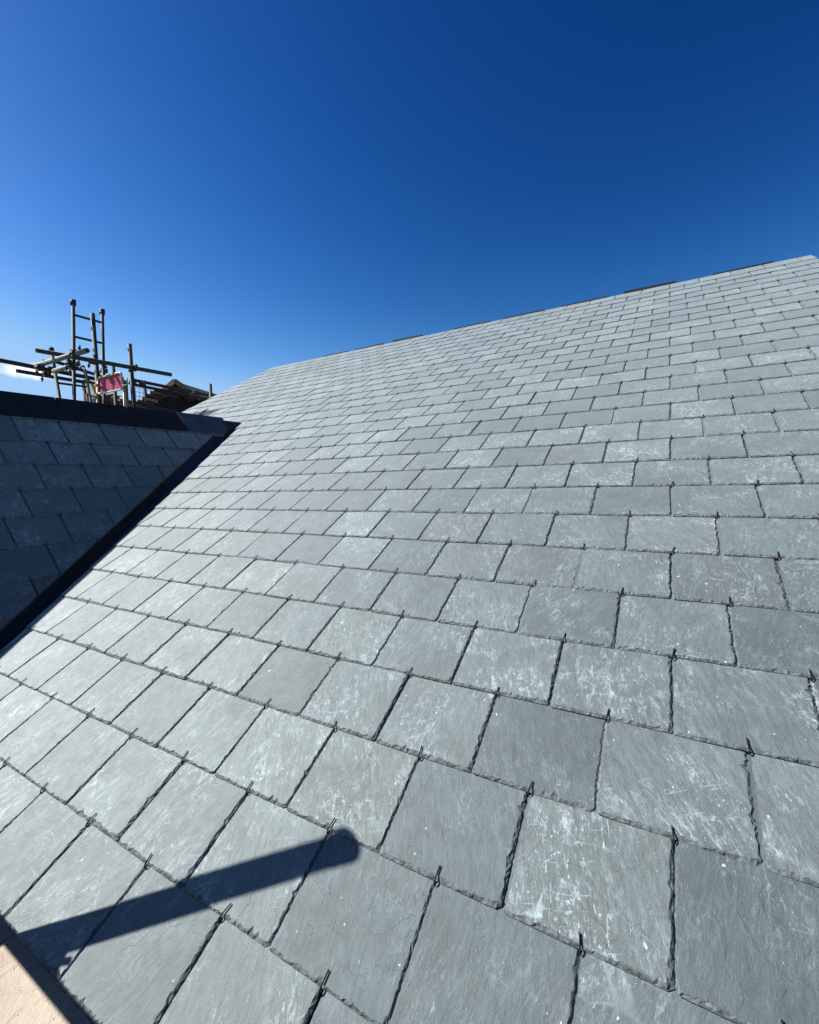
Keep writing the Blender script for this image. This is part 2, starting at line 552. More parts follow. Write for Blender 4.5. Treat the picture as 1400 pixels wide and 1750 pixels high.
# roof deck of the main slope, a dark underlay sheet with thickness
mb = MB()
VT = 3.205
deck = [(U0 + 0.01, VT), (AP_X - 0.02, VT), (VAL_X0, 0.0), (U1 - 0.01, 0.03), (U1 - 0.01, VR - 0.01), (U0 + 0.01, VR - 0.01)]
nd = len(deck)
mb.add([(x, y, -0.012) for x, y in deck] + [(x, y, -0.06) for x, y in deck],
       [tuple(range(nd)), tuple(range(2 * nd - 1, nd - 1, -1))] + [(i, i + nd, (i + 1) % nd + nd, (i + 1) % nd) for i in range(nd)])
main_roof = mb.build('main_roof', M_FELT, house)
main_roof.matrix_local = FR_M

rng = random.Random(11)
cand = []
for k in range(0, 30):
    v0 = k * G
    if v0 > VR - 0.05: break
    off = 0.5 if k % 2 == 0 else 0.0
    for i in range(-24, 14):
        uc = (i + off + 0.5) * WD
        if uc + WD / 2 < U0 + 0.02 or uc - WD / 2 > U1 - 0.02: continue
        if v0 < 2.95 and uc + WD / 2 < cut_x(v0 + G) - 0.02: continue
        cand.append((k, i, uc, v0))


def shown(Mw, half=0.1):
    q = [pix(Mw @ Vector((x, y, 0))) for x, y in ((-.12, 0), (.12, 0), (.12, .2), (-.12, .2))]
    if any(c is None for c in q): return -1
    if all(c[0] < 0 for c in q) or all(c[0] > PW for c in q) or all(c[1] < 0 for c in q) or all(c[1] > PH for c in q): return 0
    return abs(sum(q[i][0] * q[(i + 1) % 4][1] - q[(i + 1) % 4][0] * q[i][1] for i in range(4))) / 2


def slate_set(frame, parent, cands, keep, cutter, mat, vmax, dim=()):
    sized = []
    for c in cands:
        k, i, uc, v0 = c
        sized.append((shown(frame @ Matrix.Translation((uc, v0, 0))), c))
    sized.sort(key=lambda t: -t[0])
    near_v = [slate_geo(random.Random(500 + s)) for s in range(14)]
    near_me = []
    for vs, fs in near_v:
        b = MB(); b.add(vs, fs); near_me.append(b.mesh('slate', mat))
    mid_v = [slate_geo(random.Random(700 + s), step=0.016) for s in range(10)]
    mid_me = []
    for vs, fs in mid_v:
        b = MB(); b.add(vs, fs); mid_me.append(b.mesh('slate', mat))
    rest = MB(); count = 0
    for size, (k, i, uc, v0) in sized:
        r = random.Random(k * 131 + i * 7 + 5)
        length = min(LEN, vmax - v0)
        cuts = cutter(uc, v0)
        M = Matrix.Translation((uc + r.uniform(-0.0012, 0.0012), v0 + r.uniform(-0.0012, 0.0012), r.uniform(-0.0002, 0.0008))) \
            @ Matrix.Rotation(r.gauss(0, 0.0035), 4, 'Z') @ Matrix.Rotation(r.gauss(0, 0.006), 4, 'Y') @ Matrix.Rotation(abs(r.gauss(0, 0.004)), 4, 'X')
        special = cuts or length < LEN - 0.001
        single = count < keep and size > 0
        g = None
        if special:
            g = slate_geo(r, length=length, step=0.0065 if size > 4500 else 0.016, cuts=cuts, plainer=size < 1500)
            if g is None: continue
        isdim = (k, i) in dim
        if single:
            if g:
                b = MB(); b.add(*g); me = b.mesh('slate', M_SLATE_DARK if isdim else mat)
            elif isdim:
                b = MB(); b.add(*mid_v[0]); me = b.mesh('slate', M_SLATE_DARK)
            else:
                me = (near_me if size > 4500 else mid_me)[r.randrange(14 if size > 4500 else 10)]
            o = link('slate', me, parent)
            o.matrix_local = M
            if isdim: o['label'] = 'darker grey slate'
            count += 1
        else:
            if not g: g = slate_geo(r, step=0.03, plainer=True) if size < 1200 else mid_v[r.randrange(10)]
            if isdim:
                b = MB(); b.add(*g); o = b.build('slate', M_SLATE_DARK, parent, label='darker grey slate'); o.matrix_local = M
            else:
                rest.add(g[0], g[1], M, r.uniform(0.01, 0.99))
    rest.build('slate_courses', mat, parent, kind='stuff')


def main_cuts(uc, v0):
    cuts = []
    if v0 < 2.95 and uc - WD / 2 < cut_x(v0) + 0.05:
        # keep x >= line(v): in local coords  -(x) + s*(y) <= -(c)
        s = (cut_x(v0 + G) - cut_x(v0)) / G
        l = math.hypot(1, s)
        cuts.append((-1 / l, s / l, (uc - cut_x(v0)) / l))
    if uc - WD / 2 < U0: cuts.append((-1, 0, uc - U0))
    if uc + WD / 2 > U1: cuts.append((1, 0, U1 - uc))
    return cuts


def uv_main(px, py):
    d = ray(px, py); nrm = Vector((0, -math.sin(P), math.cos(P)))
    p = CAM + d * (-(CAM.dot(nrm)) / d.dot(nrm))
    return p.x, p.y / math.cos(P)


dim = set()
for q in ((352, 706), (333, 709), (1150, 1075)):
    u_, v_ = uv_main(*q)
    k = int(v_ // G); off = 0.5 if k % 2 == 0 else 0.0
    if q[0] < 1000: dim.add((k, math.floor(u_ / WD - off)))
slate_set(FR_M, main_roof, cand, 262, main_cuts, M_SLATE, VR, dim)

# hooks on the main slope
hooks = []
for k in range(1, 29):
    off = 0.5 if k % 2 else 0.0
    for i in range(-24, 14):
        u = (i + off) * WD
        if u < U0 + 0.1 or u > U1 - 0.1 or (k * G < 2.95 and u < cut_x(k * G) + 0.03): continue
        hooks.append((shown(FR_M @ Matrix.Translation((u, k * G, 0))), u, k * G))


def hook_set(parent, hooks, keep):
    hooks.sort(key=lambda t: -t[0])
    mes = []
    for s in range(8):
        b = MB(); hook_geo(b, None, random.Random(s)); mes.append(b.mesh('slate_hook', M_HOOK, True))
    rest = MB()
    for n, (sz, u, v) in enumerate(hooks):
        r = random.Random(n)
        M = Matrix.Translation((u + r.uniform(-0.001, 0.001), v, 0)) @ Matrix.Rotation(r.gauss(0, 0.10), 4, 'Z')
        if n < keep and sz > 0:
            o = link('slate_hook', mes[n % 8], parent); o.matrix_local = M
        else:
            hook_geo(rest, M, r, 5)
    rest.build('slate_hook_rows', M_HOOK, parent, kind='stuff')


hook_set(main_roof, hooks, 250)

# ridge: a thin pale capping slate course is the top course itself; dark boards stand behind it
for a, b in (((553, 608), (596, 600)), ((607, 598), (654, 588)), ((672, 587), (722, 573)), ((776, 563), (838, 549)),
             ((862, 546), (930, 531)), ((960, 525), (1040, 508)), ((1067, 502), (1156, 484)), ((1218, 470), (1322, 449))):
    # place on the ridge line from its two ends
    xs = []
    for q in (a, b):
        d = ray(*q)
        y = (VR + 0.02) * math.cos(P)
        xs.append((CAM + d * ((y - CAM.y) / d.y)).x)
    h = 0.017 if a[0] not in (672, 1067) else 0.032
    mb = MB()
    r = random.Random(a[0])
    tl = r.uniform(-0.006, 0.010)
    L = xs[1] - xs[0]
    mb.add([(0, 0, -0.05), (L, 0, -0.05), (L, 0, h + tl), (0, 0, h), (0, 0.03, -0.05), (L, 0.03, -0.05), (L, 0.03, h + tl), (0, 0.03, h)],
           [(0, 1, 2, 3), (5, 4, 7, 6), (3, 2, 6, 7), (1, 0, 4, 5), (0, 3, 7, 4), (2, 1, 5, 6)])
    o = mb.build('ridge_board', M_RIDGE_BOARD, main_roof)
    o.matrix_local = FR_M.inverted() @ Matrix.Translation((xs[0], (VR + 0.012) * math.cos(P), VR * math.sin(P) + 0.004))

# ---- side gable roof
GZ0 = -O_G.z / math.sin(Q)         # local y of its eaves
GTOP = (AP_Z - O_G.z) / math.sin(Q)
YF = -2.6                          # front end of the wing


def g_cut_y(lv):                   # world y of the trimming line at local height lv
    z = O_G.z + lv * math.sin(Q)
    return z / TP - (0.0895 + 0.0434 * z)


mb = MB()
pl = [(YF - 1.0, GZ0), (-1.0 + 0.0, GZ0), ((AP_Z) / TP - 1.0, GTOP), (YF - 1.0, GTOP)]
mb.add([(x, y, -0.010) for x, y in pl] + [(x, y, -0.06) for x, y in pl],
       [(0, 1, 2, 3), (7, 6, 5, 4)] + [(i, i + 4, (i + 1) % 4 + 4, (i + 1) % 4) for i in range(4)])
gable_roof = mb.build('gable_roof', M_FELT, house)
gable_roof.matrix_local = FR_G

gc = []
for j in range(-7, 4):
    v0 = j * 0.2
    if v0 < GZ0 - 0.05: continue
    off = 0.5 if j % 2 == 0 else 0.0
    for i in range(-15, 8):
        uc = (i + off + 0.5) * WD
        if uc - WD / 2 + 1.0 > g_cut_y(v0 + 0.2) - 0.01: continue
        gc.append((j, i, uc, v0))


def gable_cuts(uc, v0):
    if uc + WD / 2 + 1.0 > g_cut_y(v0) - 0.05:
        s = (g_cut_y(v0 + 0.2) - g_cut_y(v0)) / 0.2
        l = math.hypot(1, s)
        return [(1 / l, -s / l, (g_cut_y(v0) - 1.0 - uc) / l)]
    return []


slate_set(FR_G, gable_roof, gc, 60, gable_cuts, M_SLATE, GTOP)
gh = []
for j in range(-6, 4):
    off = 0.0 if j % 2 == 0 else 0.5
    for i in range(-15, 8):
        u = (i + off) * WD
        if u + 1.0 < g_cut_y(j * 0.2) - 0.04:
            gh.append((shown(FR_G @ Matrix.Translation((u, j * 0.2, 0))), u, j * 0.2))
hook_set(gable_roof, gh, 50)

# far slope of the side gable (turned away from the camera)
far = MB()
xl = AP_X - (AP_Z) / TQ
far.add([(AP_X, YF, AP_Z), (AP_X, AP_Z / TP, AP_Z), (xl, 0.0, 0), (xl, YF, 0), (AP_X, YF, AP_Z - .06), (AP_X, AP_Z / TP, AP_Z - .06), (xl, 0.0, -.06), (xl, YF, -.06)],
        [(0, 1, 2, 3), (7, 6, 5, 4), (0, 4, 5, 1), (1, 5, 6, 2), (2, 6, 7, 3), (3, 7, 4, 0)])
far.build('far_gable_slope', M_SLATE, house)

# ridge tiles of the side gable
def y_at(px):
    lo, hi = 0.0, 3.0
    for _ in range(30):
        m = (lo + hi) / 2
        if pix(Vector((AP_X + 0.08, m, AP_Z - 0.08)))[0] < px: lo = m
        else: hi = m
    return lo


YS = y_at(320)
ys = [-2.6, -2.12, -1.66, -1.2, -0.74, -0.28, 0.2, 0.66, y_at(104), y_at(226)]
for n, (a, b) in enumerate(zip(ys, ys[1:] + [YS])):
    mb = MB(); t = 0.018; r = random.Random(n)
    e = r.uniform(0, 0.004)
    w = 0.235
    cq, sq = math.cos(Q), math.sin(Q)
    ax, az_ = AP_X, AP_Z + 0.018 + e
    prof = [(ax, az_), (ax + w * cq, az_ - w * sq), (ax + w * cq - t * sq, az_ - w * sq - t * cq), (ax, az_ - t * 1.5),
            (ax - w * cq + t * sq, az_ - w * sq - t * cq), (ax - w * cq, az_ - w * sq)]
    vs = [(x, y, z) for y in (a + 0.003, b - 0.003) for x, z in prof]
    mb.add(vs, [(0, 1, 2, 3), (0, 3, 4, 5), (9, 8, 7, 6), (11, 10, 9, 6)] + [(i, i + 6, (i + 1) % 6 + 6, (i + 1) % 6) for i in range(6)])
    mb.build('ridge_tile', M_RIDGE, gable_roof).matrix_local = FR_G.inverted()
# lead saddle at the junction end, cut back at a slant
mb = MB()
w = 0.245; az_ = AP_Z + 0.025
prof = [(AP_X, az_), (AP_X + w * cq * 0.5, az_ - w * sq * 0.5 + 0.004), (AP_X + w * cq, az_ - w * sq), (AP_X - w * cq, az_ - w * sq)]
y0 = YS - 0.04
yend = [2.54, 2.53, 2.42, 2.4]
vs = [(x, y0, z) for x, z in prof] + [(x, y, z) for (x, z), y in zip(prof, yend)]
vs += [(x, y, z - 0.02) for x, y, z in vs]
mb.add(vs, [(0, 1, 5, 4), (1, 2, 6, 5), (3, 0, 4, 7), (8, 12, 13, 9), (9, 13, 14, 10), (11, 15, 12, 8),
            (2, 10, 14, 6), (4, 5, 13, 12), (5, 6, 14, 13), (7, 4, 12, 15), (3, 7, 15, 11), (0, 8, 9, 1), (1, 9, 10, 2)])
mb.build('lead_saddle', M_LEAD, gable_roof).matrix_local = FR_G.inverted()

# valley gutter: a lead lined trough between the two slopes, with a welt on the gable side
mb = MB()
nrm_m = Vector((0, -math.sin(P), math.cos(P))); nrm_g = Vector((math.sin(Q), 0, math.cos(Q)))
rows = []
N = 12
for s in range(N + 1):
    v = -0.02 + (3.17 + 0.02) * s / N
    y, z = v * math.cos(P), v * math.sin(P)
    V0 = Vector((VAL_X0 + VAL_S * v, y, z))
    gy = -(0.155 + 0.0434 * z)
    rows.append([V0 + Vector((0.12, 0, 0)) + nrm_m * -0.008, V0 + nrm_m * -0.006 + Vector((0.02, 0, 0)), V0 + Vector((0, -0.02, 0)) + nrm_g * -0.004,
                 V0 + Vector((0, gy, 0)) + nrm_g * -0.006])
for off in (0, 1):
    pass
vs = [p for r in rows for p in r] + [p - Vector((0, 0, 0.01)) for r in rows for p in r]
n0 = 4 * (N + 1)
fs = []
for s in range(N):
    for c in range(3):
        a = s * 4 + c
        fs.append((a, a + 4, a + 5, a + 1)); fs.append((a + n0, a + 1 + n0, a + 5 + n0, a + 4 + n0))
    fs.append((s * 4, s * 4 + n0, s * 4 + 4 + n0, s * 4 + 4)); fs.append((s * 4 + 3, s * 4 + 7, s * 4 + 7 + n0, s * 4 + 3 + n0))
mb.add(vs, fs)
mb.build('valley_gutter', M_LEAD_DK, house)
mb = MB()
pts = []
for s in range(8):
    lv = GZ0 + 0.05 + (0.60 - GZ0 - 0.05) * s / 7
    pts.append(FR_G @ Vector((g_cut_y(lv) - 1.0 + 0.006, lv, 0.004)))
mb.tube(pts, 0.0035, 6)
mb.build('gutter_welt', M_TIMBER, house)

# ---- walls, gables and the stone ledge under the eaves
GL = -5.2
mb = MB()
mb.box(((U0 + U1) / 2 + 0.0, 2.65, (GL - 0.35) / 2), (U1 - U0 - 0.15, 5.3, -GL - 0.35))
mb.build('wall', M_WALL, house)
mb = MB()
RZ, RY = VR * math.sin(P), VR * math.cos(P)
for x0, x1 in ((U0 + 0.05, U0 + 0.35), (U1 - 0.35, U1 - 0.05)):
    tri = [(0.16, -0.12), (2 * RY - 0.16, -0.12), (RY, RZ - 0.09)]
    mb.add([(x0, y, z) for y, z in tri] + [(x1, y, z) for y, z in tri], [(0, 2, 1), (3, 4, 5), (0, 1, 4, 3), (1, 2, 5, 4), (2, 0, 3, 5)])
mb.build('gable_wall', M_WALL, house)
mb = MB()
mb.add([(U0, RY + 0.03, RZ - 0.01), (U1, RY + 0.03, RZ - 0.01), (U1, 2 * RY, 0), (U0, 2 * RY, 0),
        (U0, RY + 0.03, RZ - 0.07), (U1, RY + 0.03, RZ - 0.07), (U1, 2 * RY, -0.06), (U0, 2 * RY, -0.06)],
       [(0, 1, 2, 3), (7, 6, 5, 4), (0, 4, 5, 1), (1, 5, 6, 2), (2, 6, 7, 3), (3, 7, 4, 0)])
mb.build('rear_roof', M_SLATE, house)
mb = MB()
mb.box(((xl + VAL_X0) / 2 - 0.03, (YF + 0.1 + 0.1) / 2, (GL - 0.1) / 2), (VAL_X0 - xl - 0.24, -YF, -GL - 0.1))
tri = [(xl + 0.15, -0.11), (VAL_X0 - 0.2, -0.11), (AP_X - 0.02, AP_Z - 0.1)]
mb.add([(x, YF + 0.12, z) for x, z in tri] + [(x, YF + 0.4, z) for x, z in tri], [(0, 1, 2), (5, 4, 3), (0, 3, 4, 1), (1, 4, 5, 2), (2, 5, 3, 0)])
mb.build('wing_wall', M_WALL, house)

# stone ledge (wall head) below the overhanging tails
xs = [-1.20, -0.80, -0.352, 0.42, 1.10, 1.66, 2.2]
for n, (a, b) in enumerate(zip(xs, xs[1:])):
    r = random.Random(n + 3)
    mb = MB()
    nx = 12
    top = []
    for i in range(nx + 1):
        x = a + 0.002 + (b - a - 0.004) * i / nx
        top.append((x, 0.30 + r.uniform(-0.001, 0.001)))
    y1 = -0.19
    zt = -0.22 + r.uniform(-0.001, 0.001)
    vs = [(x, y, zt - 0.0) for x, y in top] + [(x, y - 0.004, zt + 0.0) for x, y in top]
    # bevelled inner arris, flat top, outer face, underside
    k = nx + 1
    vs = [(x, y, zt - 0.12) for x, y in top] + [(x, y, zt - 0.004) for x, y in top] + [(x, y - 0.005 - r.uniform(0, .002), zt) for x, y in top] \
        + [(x, y1, zt + r.uniform(-.001, .001)) for x, y in top] + [(x, y1, zt - 0.12) for x, y in top]
    fs = []
    for q in range(4):
        for i in range(nx):
            fs.append((q * k + i, (q + 1) * k + i, (q + 1) * k + i + 1, q * k + i + 1)[::-1])
    for i in range(nx): fs.append((4 * k + i, i, i + 1, 4 * k + i + 1)[::-1])
    fs.append((0, k, 2 * k, 3 * k, 4 * k)); fs.append((nx, 4 * k + nx, 3 * k + nx, 2 * k + nx, k + nx))
    mb.add(vs, fs)
    mb.build('ledge_stone', M_STONE, house)

# ---------------------------------------------------------------- ground
mb = MB()
g = 700
mb.add([(-g, -g, GL), (g, -g, GL), (g, g, GL), (-g, g, GL)], [(0, 1, 2, 3)])
o = mb.build('ground', M_GROUND, None, kind='structure')

# ---------------------------------------------------------------- the pole whose shadow lies on the slates
tipP = FR_M @ Vector((0.555, 0.392, 0.005))
foot = SUN * 0.45
ptop = tipP + SUN * (0.45 + 0.895)
pdir = (ptop - foot).normalized()
eav = thing('scaffold_rail', 'steel rail along the eaves with one short upright, throwing the long shadow on the slates', 'scaffold rail', (foot.x, foot.y, GL))


def loc_(pts): return [Vector(p) - Vector((foot.x, foot.y, GL)) for p in pts]


RY_, RZ_ = foot.y - 0.046, 0.0
RZ_ = -0.22 + (0.0735 - RY_) * SUN.z / -SUN.y
pb = foot + pdir * ((RZ_ - 0.13 - foot.z) / pdir.z)
pc = foot + pdir * ((RZ_ - foot.z) / pdir.z)
mb = MB(); mb.tube(loc_([pb, ptop - pdir * 0.012, ptop - pdir * 0.004]), 0.0275, 20)
mb.build('upright', M_STEEL, eav, True)
mb = MB(); mb.tube(loc_([ptop - pdir * 0.05, ptop - pdir * 0.004, ptop]), 0.029, 20)
mb.build('end_cap', M_COUPLER, eav, True)
mb = MB(); mb.tube(loc_([(-1.18, RY_, RZ_), (0.08, RY_, RZ_)]), 0.0200, 16, hollow=True); mb.build('rail', M_STEEL, eav, True)
for x_ in (-1.0, 0.02):
    mb = MB(); mb.tube(loc_([(x_, RY_ - 0.05, GL), (x_, RY_ - 0.05, RZ_ + 0.06)]), 0.0242, 16, hollow=True); mb.build('standard', M_STEEL, eav, True)
    mb = MB(); mb.box(loc_([(x_, RY_ - 0.05, GL + 0.003)])[0], (0.15, 0.15, 0.006)); mb.build('base_plate', M_STEEL, eav)
for x_, y_ in ((-1.0, RY_ - 0.025), (0.02, RY_ - 0.025), (pc.x, (pc.y + RY_) / 2)):
    c = loc_([(x_, y_, RZ_)])[0]
    mb = MB()
    mb.tube([c + Vector((-0.026, -0.022, 0)), c + Vector((0.026, -0.022, 0))], 0.034, 10)
    mb.tube([c + Vector((0, 0.022, -0.026)), c + Vector((0, 0.022, 0.026))], 0.030, 10)
    mb.tube([c + Vector((0.02, 0, -0.05)), c + Vector((0.02, 0, 0.05))], 0.007, 6)
    mb.build('coupler', M_COUPLER, eav)

# ---------------------------------------------------------------- scaffold beyond the side gable
scaf = thing('scaffold', 'dark steel tube scaffold rising behind the ridge of the shaded side gable', 'scaffold')


def tube_part(name, p, q, r, m, n=12):
    mb = MB(); mb.tube([p, q], r, n, hollow=True)
    return mb.build(name, m, scaf, True)


def led(name, a, da, b, r=0.0242, m=M_STEEL):
    p = PT(a[0], a[1], da); q = HZ(b[0], b[1], p.z)
    tube_part(name, p, q, r, m)
    return p, q


def standard(top, d, m=M_STEEL, r=0.0242, lean=None):
    p = PT(top[0], top[1], d)
    if lean:
        q = PT(lean[0], lean[1], d)
        e = p + (q - p) * ((GL - p.z) / (q.z - p.z))
    else:
        e = Vector((p.x, p.y, GL))
    tube_part('standard', e, p, r, m)
    return p


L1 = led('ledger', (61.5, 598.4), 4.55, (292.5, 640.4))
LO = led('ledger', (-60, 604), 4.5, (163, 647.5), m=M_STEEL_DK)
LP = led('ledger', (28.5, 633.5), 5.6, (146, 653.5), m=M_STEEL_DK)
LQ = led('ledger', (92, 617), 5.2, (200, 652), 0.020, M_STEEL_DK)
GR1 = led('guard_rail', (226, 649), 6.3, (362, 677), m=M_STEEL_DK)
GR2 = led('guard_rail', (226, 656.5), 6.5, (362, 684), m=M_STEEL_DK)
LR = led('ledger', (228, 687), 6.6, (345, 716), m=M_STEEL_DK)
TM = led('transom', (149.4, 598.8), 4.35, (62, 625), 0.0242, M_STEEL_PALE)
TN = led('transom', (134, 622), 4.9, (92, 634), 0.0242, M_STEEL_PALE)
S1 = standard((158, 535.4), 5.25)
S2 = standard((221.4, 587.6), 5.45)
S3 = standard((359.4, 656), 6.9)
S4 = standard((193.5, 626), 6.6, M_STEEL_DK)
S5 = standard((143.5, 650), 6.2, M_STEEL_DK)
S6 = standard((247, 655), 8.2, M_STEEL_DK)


def coupler(px, py, d, axes=((0, 1, 0), (1, 0, 0)), s=1.0, spike=True):
    c = PT(px, py, d)
    mb = MB()
    r = random.Random(int(px * 7))
    for i, ax in enumerate(axes):
        a = Vector(ax).normalized()
        o = c + Vector((0, 0, (i * 2 - 1) * 0.0)) + a * 0.0
        mb.tube([o - a * 0.028 * s, o + a * 0.028 * s], 0.036 * s, 8)
    # hinge flap with swing bolt and nut
    for q in (1, -1):
        b = Vector((r.uniform(-.3, .3), r.uniform(-.3, .3), q * 1.0)).normalized()
        e = c + Vector((q * 0.03, 0.025 * q, 0))
        ln = (0.085 if spike else 0.05) * s
        mb.tube([e, e + b * ln], 0.0075, 6)
        mb.tube([e + b * ln * 0.55, e + b * ln * 0.75], 0.015, 6)
    mb.bar(c - Vector((0.04, 0.0, 0)), c + Vector((0.055, 0.01, -0.01)), 0.03, 0.05)
    mb.build('coupler', M_COUPLER, scaf)


for a in ((68, 628, 4.75), (79, 639, 4.9), (126, 627, 4.95), (127, 604, 4.45), (228, 629, 5.35), (146, 653, 5.9), (177, 633.5, 5.6),
          (88, 632, 5.2), (159, 617.5, 5.1), (226, 652, 6.0), (243, 655, 6.4), (333, 671, 6.9), (360, 678, 6.95), (120, 621, 4.9)):
    coupler(*a, axes=((0, 1, 0), (0, 0, 1)) if a[0] > 130 else ((0, 1, 0), (1, 0, 0)), s=0.85 if a[2] > 5.5 else 1.0, spike=a[0] < 200)

# boards of the far lift
for n, (x0, y0, x1, y1, d) in enumerate(((226, 697, 330, 722, 6.8), (226, 701, 330, 727, 6.6), (226, 692, 335, 716, 7.1))):
    p = PT(x0, y0, d); q = HZ(x1, y1, p.z)
    mb = MB(); mb.bar(p, q, 0.22, 0.038); mb.build('scaffold_board', M_BOARD, scaf)

# ladders
def ladder(label, s1, s2, d1, d2, rungs, r=0.019, loops=None):
    t = thing('ladder', label, 'ladder', group='metal ladders tied to the scaffold')
    A0, A1 = PT(*s1[0], d1), PT(*s1[1], d1)
    B0, B1 = PT(*s2[0], d2), PT(*s2[1], d2)
    def ext(a, b): return a + (b - a) * ((GL + 2.6 - a.z) / (b.z - a.z))
    for a, b in ((A0, A1), (B0, B1)):
        mb = MB(); mb.tube([a, ext(a, b)], r, 10); mb.build('stile', M_STEEL, t, True)
        mb = MB(); mb.tube([a - (b - a).normalized() * 0.02, a + (b - a).normalized() * 0.04], r * 1.55, 10)
        mb.build('stile_cap', M_COUPLER, t, True)
    st = (A1 - A0).normalized(); st2 = (B1 - B0).normalized()
    a = A0 + st * ((pixd(A0, rungs[0])) ); b = B0 + st2 * (pixd(B0, rungs[1]))
    k = 0
    while a.z > GL + 2.8 and k < 20:
        mb = MB(); mb.tube([a, b], 0.014, 8); mb.build('rung', M_STEEL_DK, t, True)
        a = a + st * 0.255; b = b + st2 * 0.255; k += 1
    return t


def pixd(p, dy):
    return dy / FPX * (WT @ (p - CAM)).z


ladder('taller upright metal ladder with bare rungs, its top highest against the blue sky', ((125, 515.6), (127, 690)), ((174.6, 531.5), (177, 640)), 5.2, 5.5, (22, 20))
lb = ladder('lower metal ladder leaning left of the magenta board, its left stile capped',
            ((87.6, 597), (103, 688)), ((141, 628), (157, 694)), 5.5, 5.9, (58, 34))

# gate: cream tubular frame round a magenta panel on yellow legs
gate = thing('ladder_gate', 'magenta board in a cream tube frame on yellow legs, set in the scaffold', 'gate')
dL, dR = 5.25, 4.95
TL, TR, BR, BL = PT(167.5, 646.5, dL), PT(206.5, 636, dR), PT(210, 665, dR), PT(168, 673.5, dL)
mb = MB()
def rr(a, b, c, f=0.14):
    return [a * f + b * (1 - f) if False else b + (a - b).normalized() * 0.035, b + (a - b).normalized() * 0.010 + (c - b).normalized() * 0.010, b + (c - b).normalized() * 0.035]
loop = rr(BL, TL, TR) + rr(TL, TR, BR) + rr(TR, BR, BL) + rr(BR, BL, TL)
mb.tube(loop + [loop[0]], 0.0105, 10)
mb.build('frame', M_CREAM, gate, True)
mb = MB()
nn = (TR - TL).cross(BL - TL).normalized()
if nn.dot(CAM - TL) < 0: nn = -nn
c4 = [TL, TR, BR, BL]
mb.add([p - nn * 0.006 for p in c4] + [p - nn * 0.014 for p in c4], [(0, 3, 2, 1), (4, 5, 6, 7), (0, 1, 5, 4), (1, 2, 6, 5), (2, 3, 7, 6), (3, 0, 4, 7)])
mb.build('panel', M_MAGENTA, gate)
for a, b, d, m, r in (((166.5, 655), (166.8, 720), dL + .02, M_YELLOW, 0.011), ((210.5, 645), (214, 730), dR + .02, M_CREAM, 0.009),
                      ((213.5, 650), (217, 730), dR + .05, M_YELLOW, 0.016), ((216.5, 646), (220.5, 730), dR + .1, M_STEEL_PALE, 0.010)):
    p, q = PT(a[0], a[1], d), PT(b[0], b[1], d)
    q = p + (q - p) * 2.2
    mb = MB(); mb.tube([p, q], r, 8); mb.build('leg', m, gate, True)
mb = MB(); mb.tube([PT(209, 659, dR - .02), PT(217, 657.5, dR), PT(217.5, 655, dR)], 0.006, 6); mb.build('latch', M_CREAM, gate, True)
mb = MB()
a, b, c, d_ = PT(153, 650, 5.6), PT(165.5, 652, 5.4), PT(166, 674, 5.4), PT(156.5, 674, 5.6)
nn = (b - a).cross(d_ - a).normalized()
mb.add([a, b, c, d_] + [p + nn * 0.012 for p in (a, b, c, d_)], [(0, 1, 2, 3), (7, 6, 5, 4), (0, 4, 5, 1), (1, 5, 6, 2), (2, 6, 7, 3), (3, 7, 4, 0)])
mb.build('side_board', M_OCHRE, gate)

# bent handrail beside the gate
hr = thing('handrail', 'pale bent tube handrail left of the magenta board', 'handrail')
mb = MB()
pts = [PT(128, 627, 5.3), PT(141, 628.5, 5.2), PT(145, 631, 5.15), PT(147, 637, 5.15), PT(158, 698, 5.15)]
pts.append(pts[-1] + (pts[-1] - pts[-2]) * 2.0)
mb.tube(pts, 0.0125, 8)
mb.build('rail_tube', M_STEEL_PALE, hr, True)
hr2 = thing('short_tube', 'short dark upright tube with a pale side, left of the gate legs', 'tube')
mb = MB(); p = PT(149, 672, 5.4); mb.tube([p, p + (PT(150.5, 698, 5.4) - p) * 3], 0.014, 8); mb.build('tube', M_TIMBER, hr2, True)

# brick guard: wire mesh panels hooked on the guard rails
for (x0, y0, x1, y1, hh, d, lab) in ((231, 662, 330, 682, 0.36, 6.45, 'dark wire mesh guard under the right guard rails of the scaffold'),
                                     (168, 672, 210, 677, 0.30, 7.0, 'dark wire mesh guard seen beneath the magenta board')):
    t = thing('mesh_guard', lab, 'mesh guard')
    p = PT(x0, y0, d); q = HZ(x1, y1, p.z)
    L = (q - p).length; u = (q - p).normalized()
    mb = MB()
    k = int(L / 0.06)
    for i in range(k + 1):
        a = p + u * (L * i / k); mb.tube([a, a - Vector((0, 0, hh))], 0.0032, 4)
    for i in range(7):
        z = Vector((0, 0, -hh * i / 6)); mb.tube([p + z, q + z], 0.0028, 4)
    mb.build('wire_mesh', M_COUPLER, t, kind='stuff')

# ---------------------------------------------------------------- neighbouring roof under construction
nb = thing('unfinished_house', 'dark neighbouring house with a small brown roof peak, half hidden by scaffold', 'house')
D = 9.0
pk = PT(306, 653.5, D)
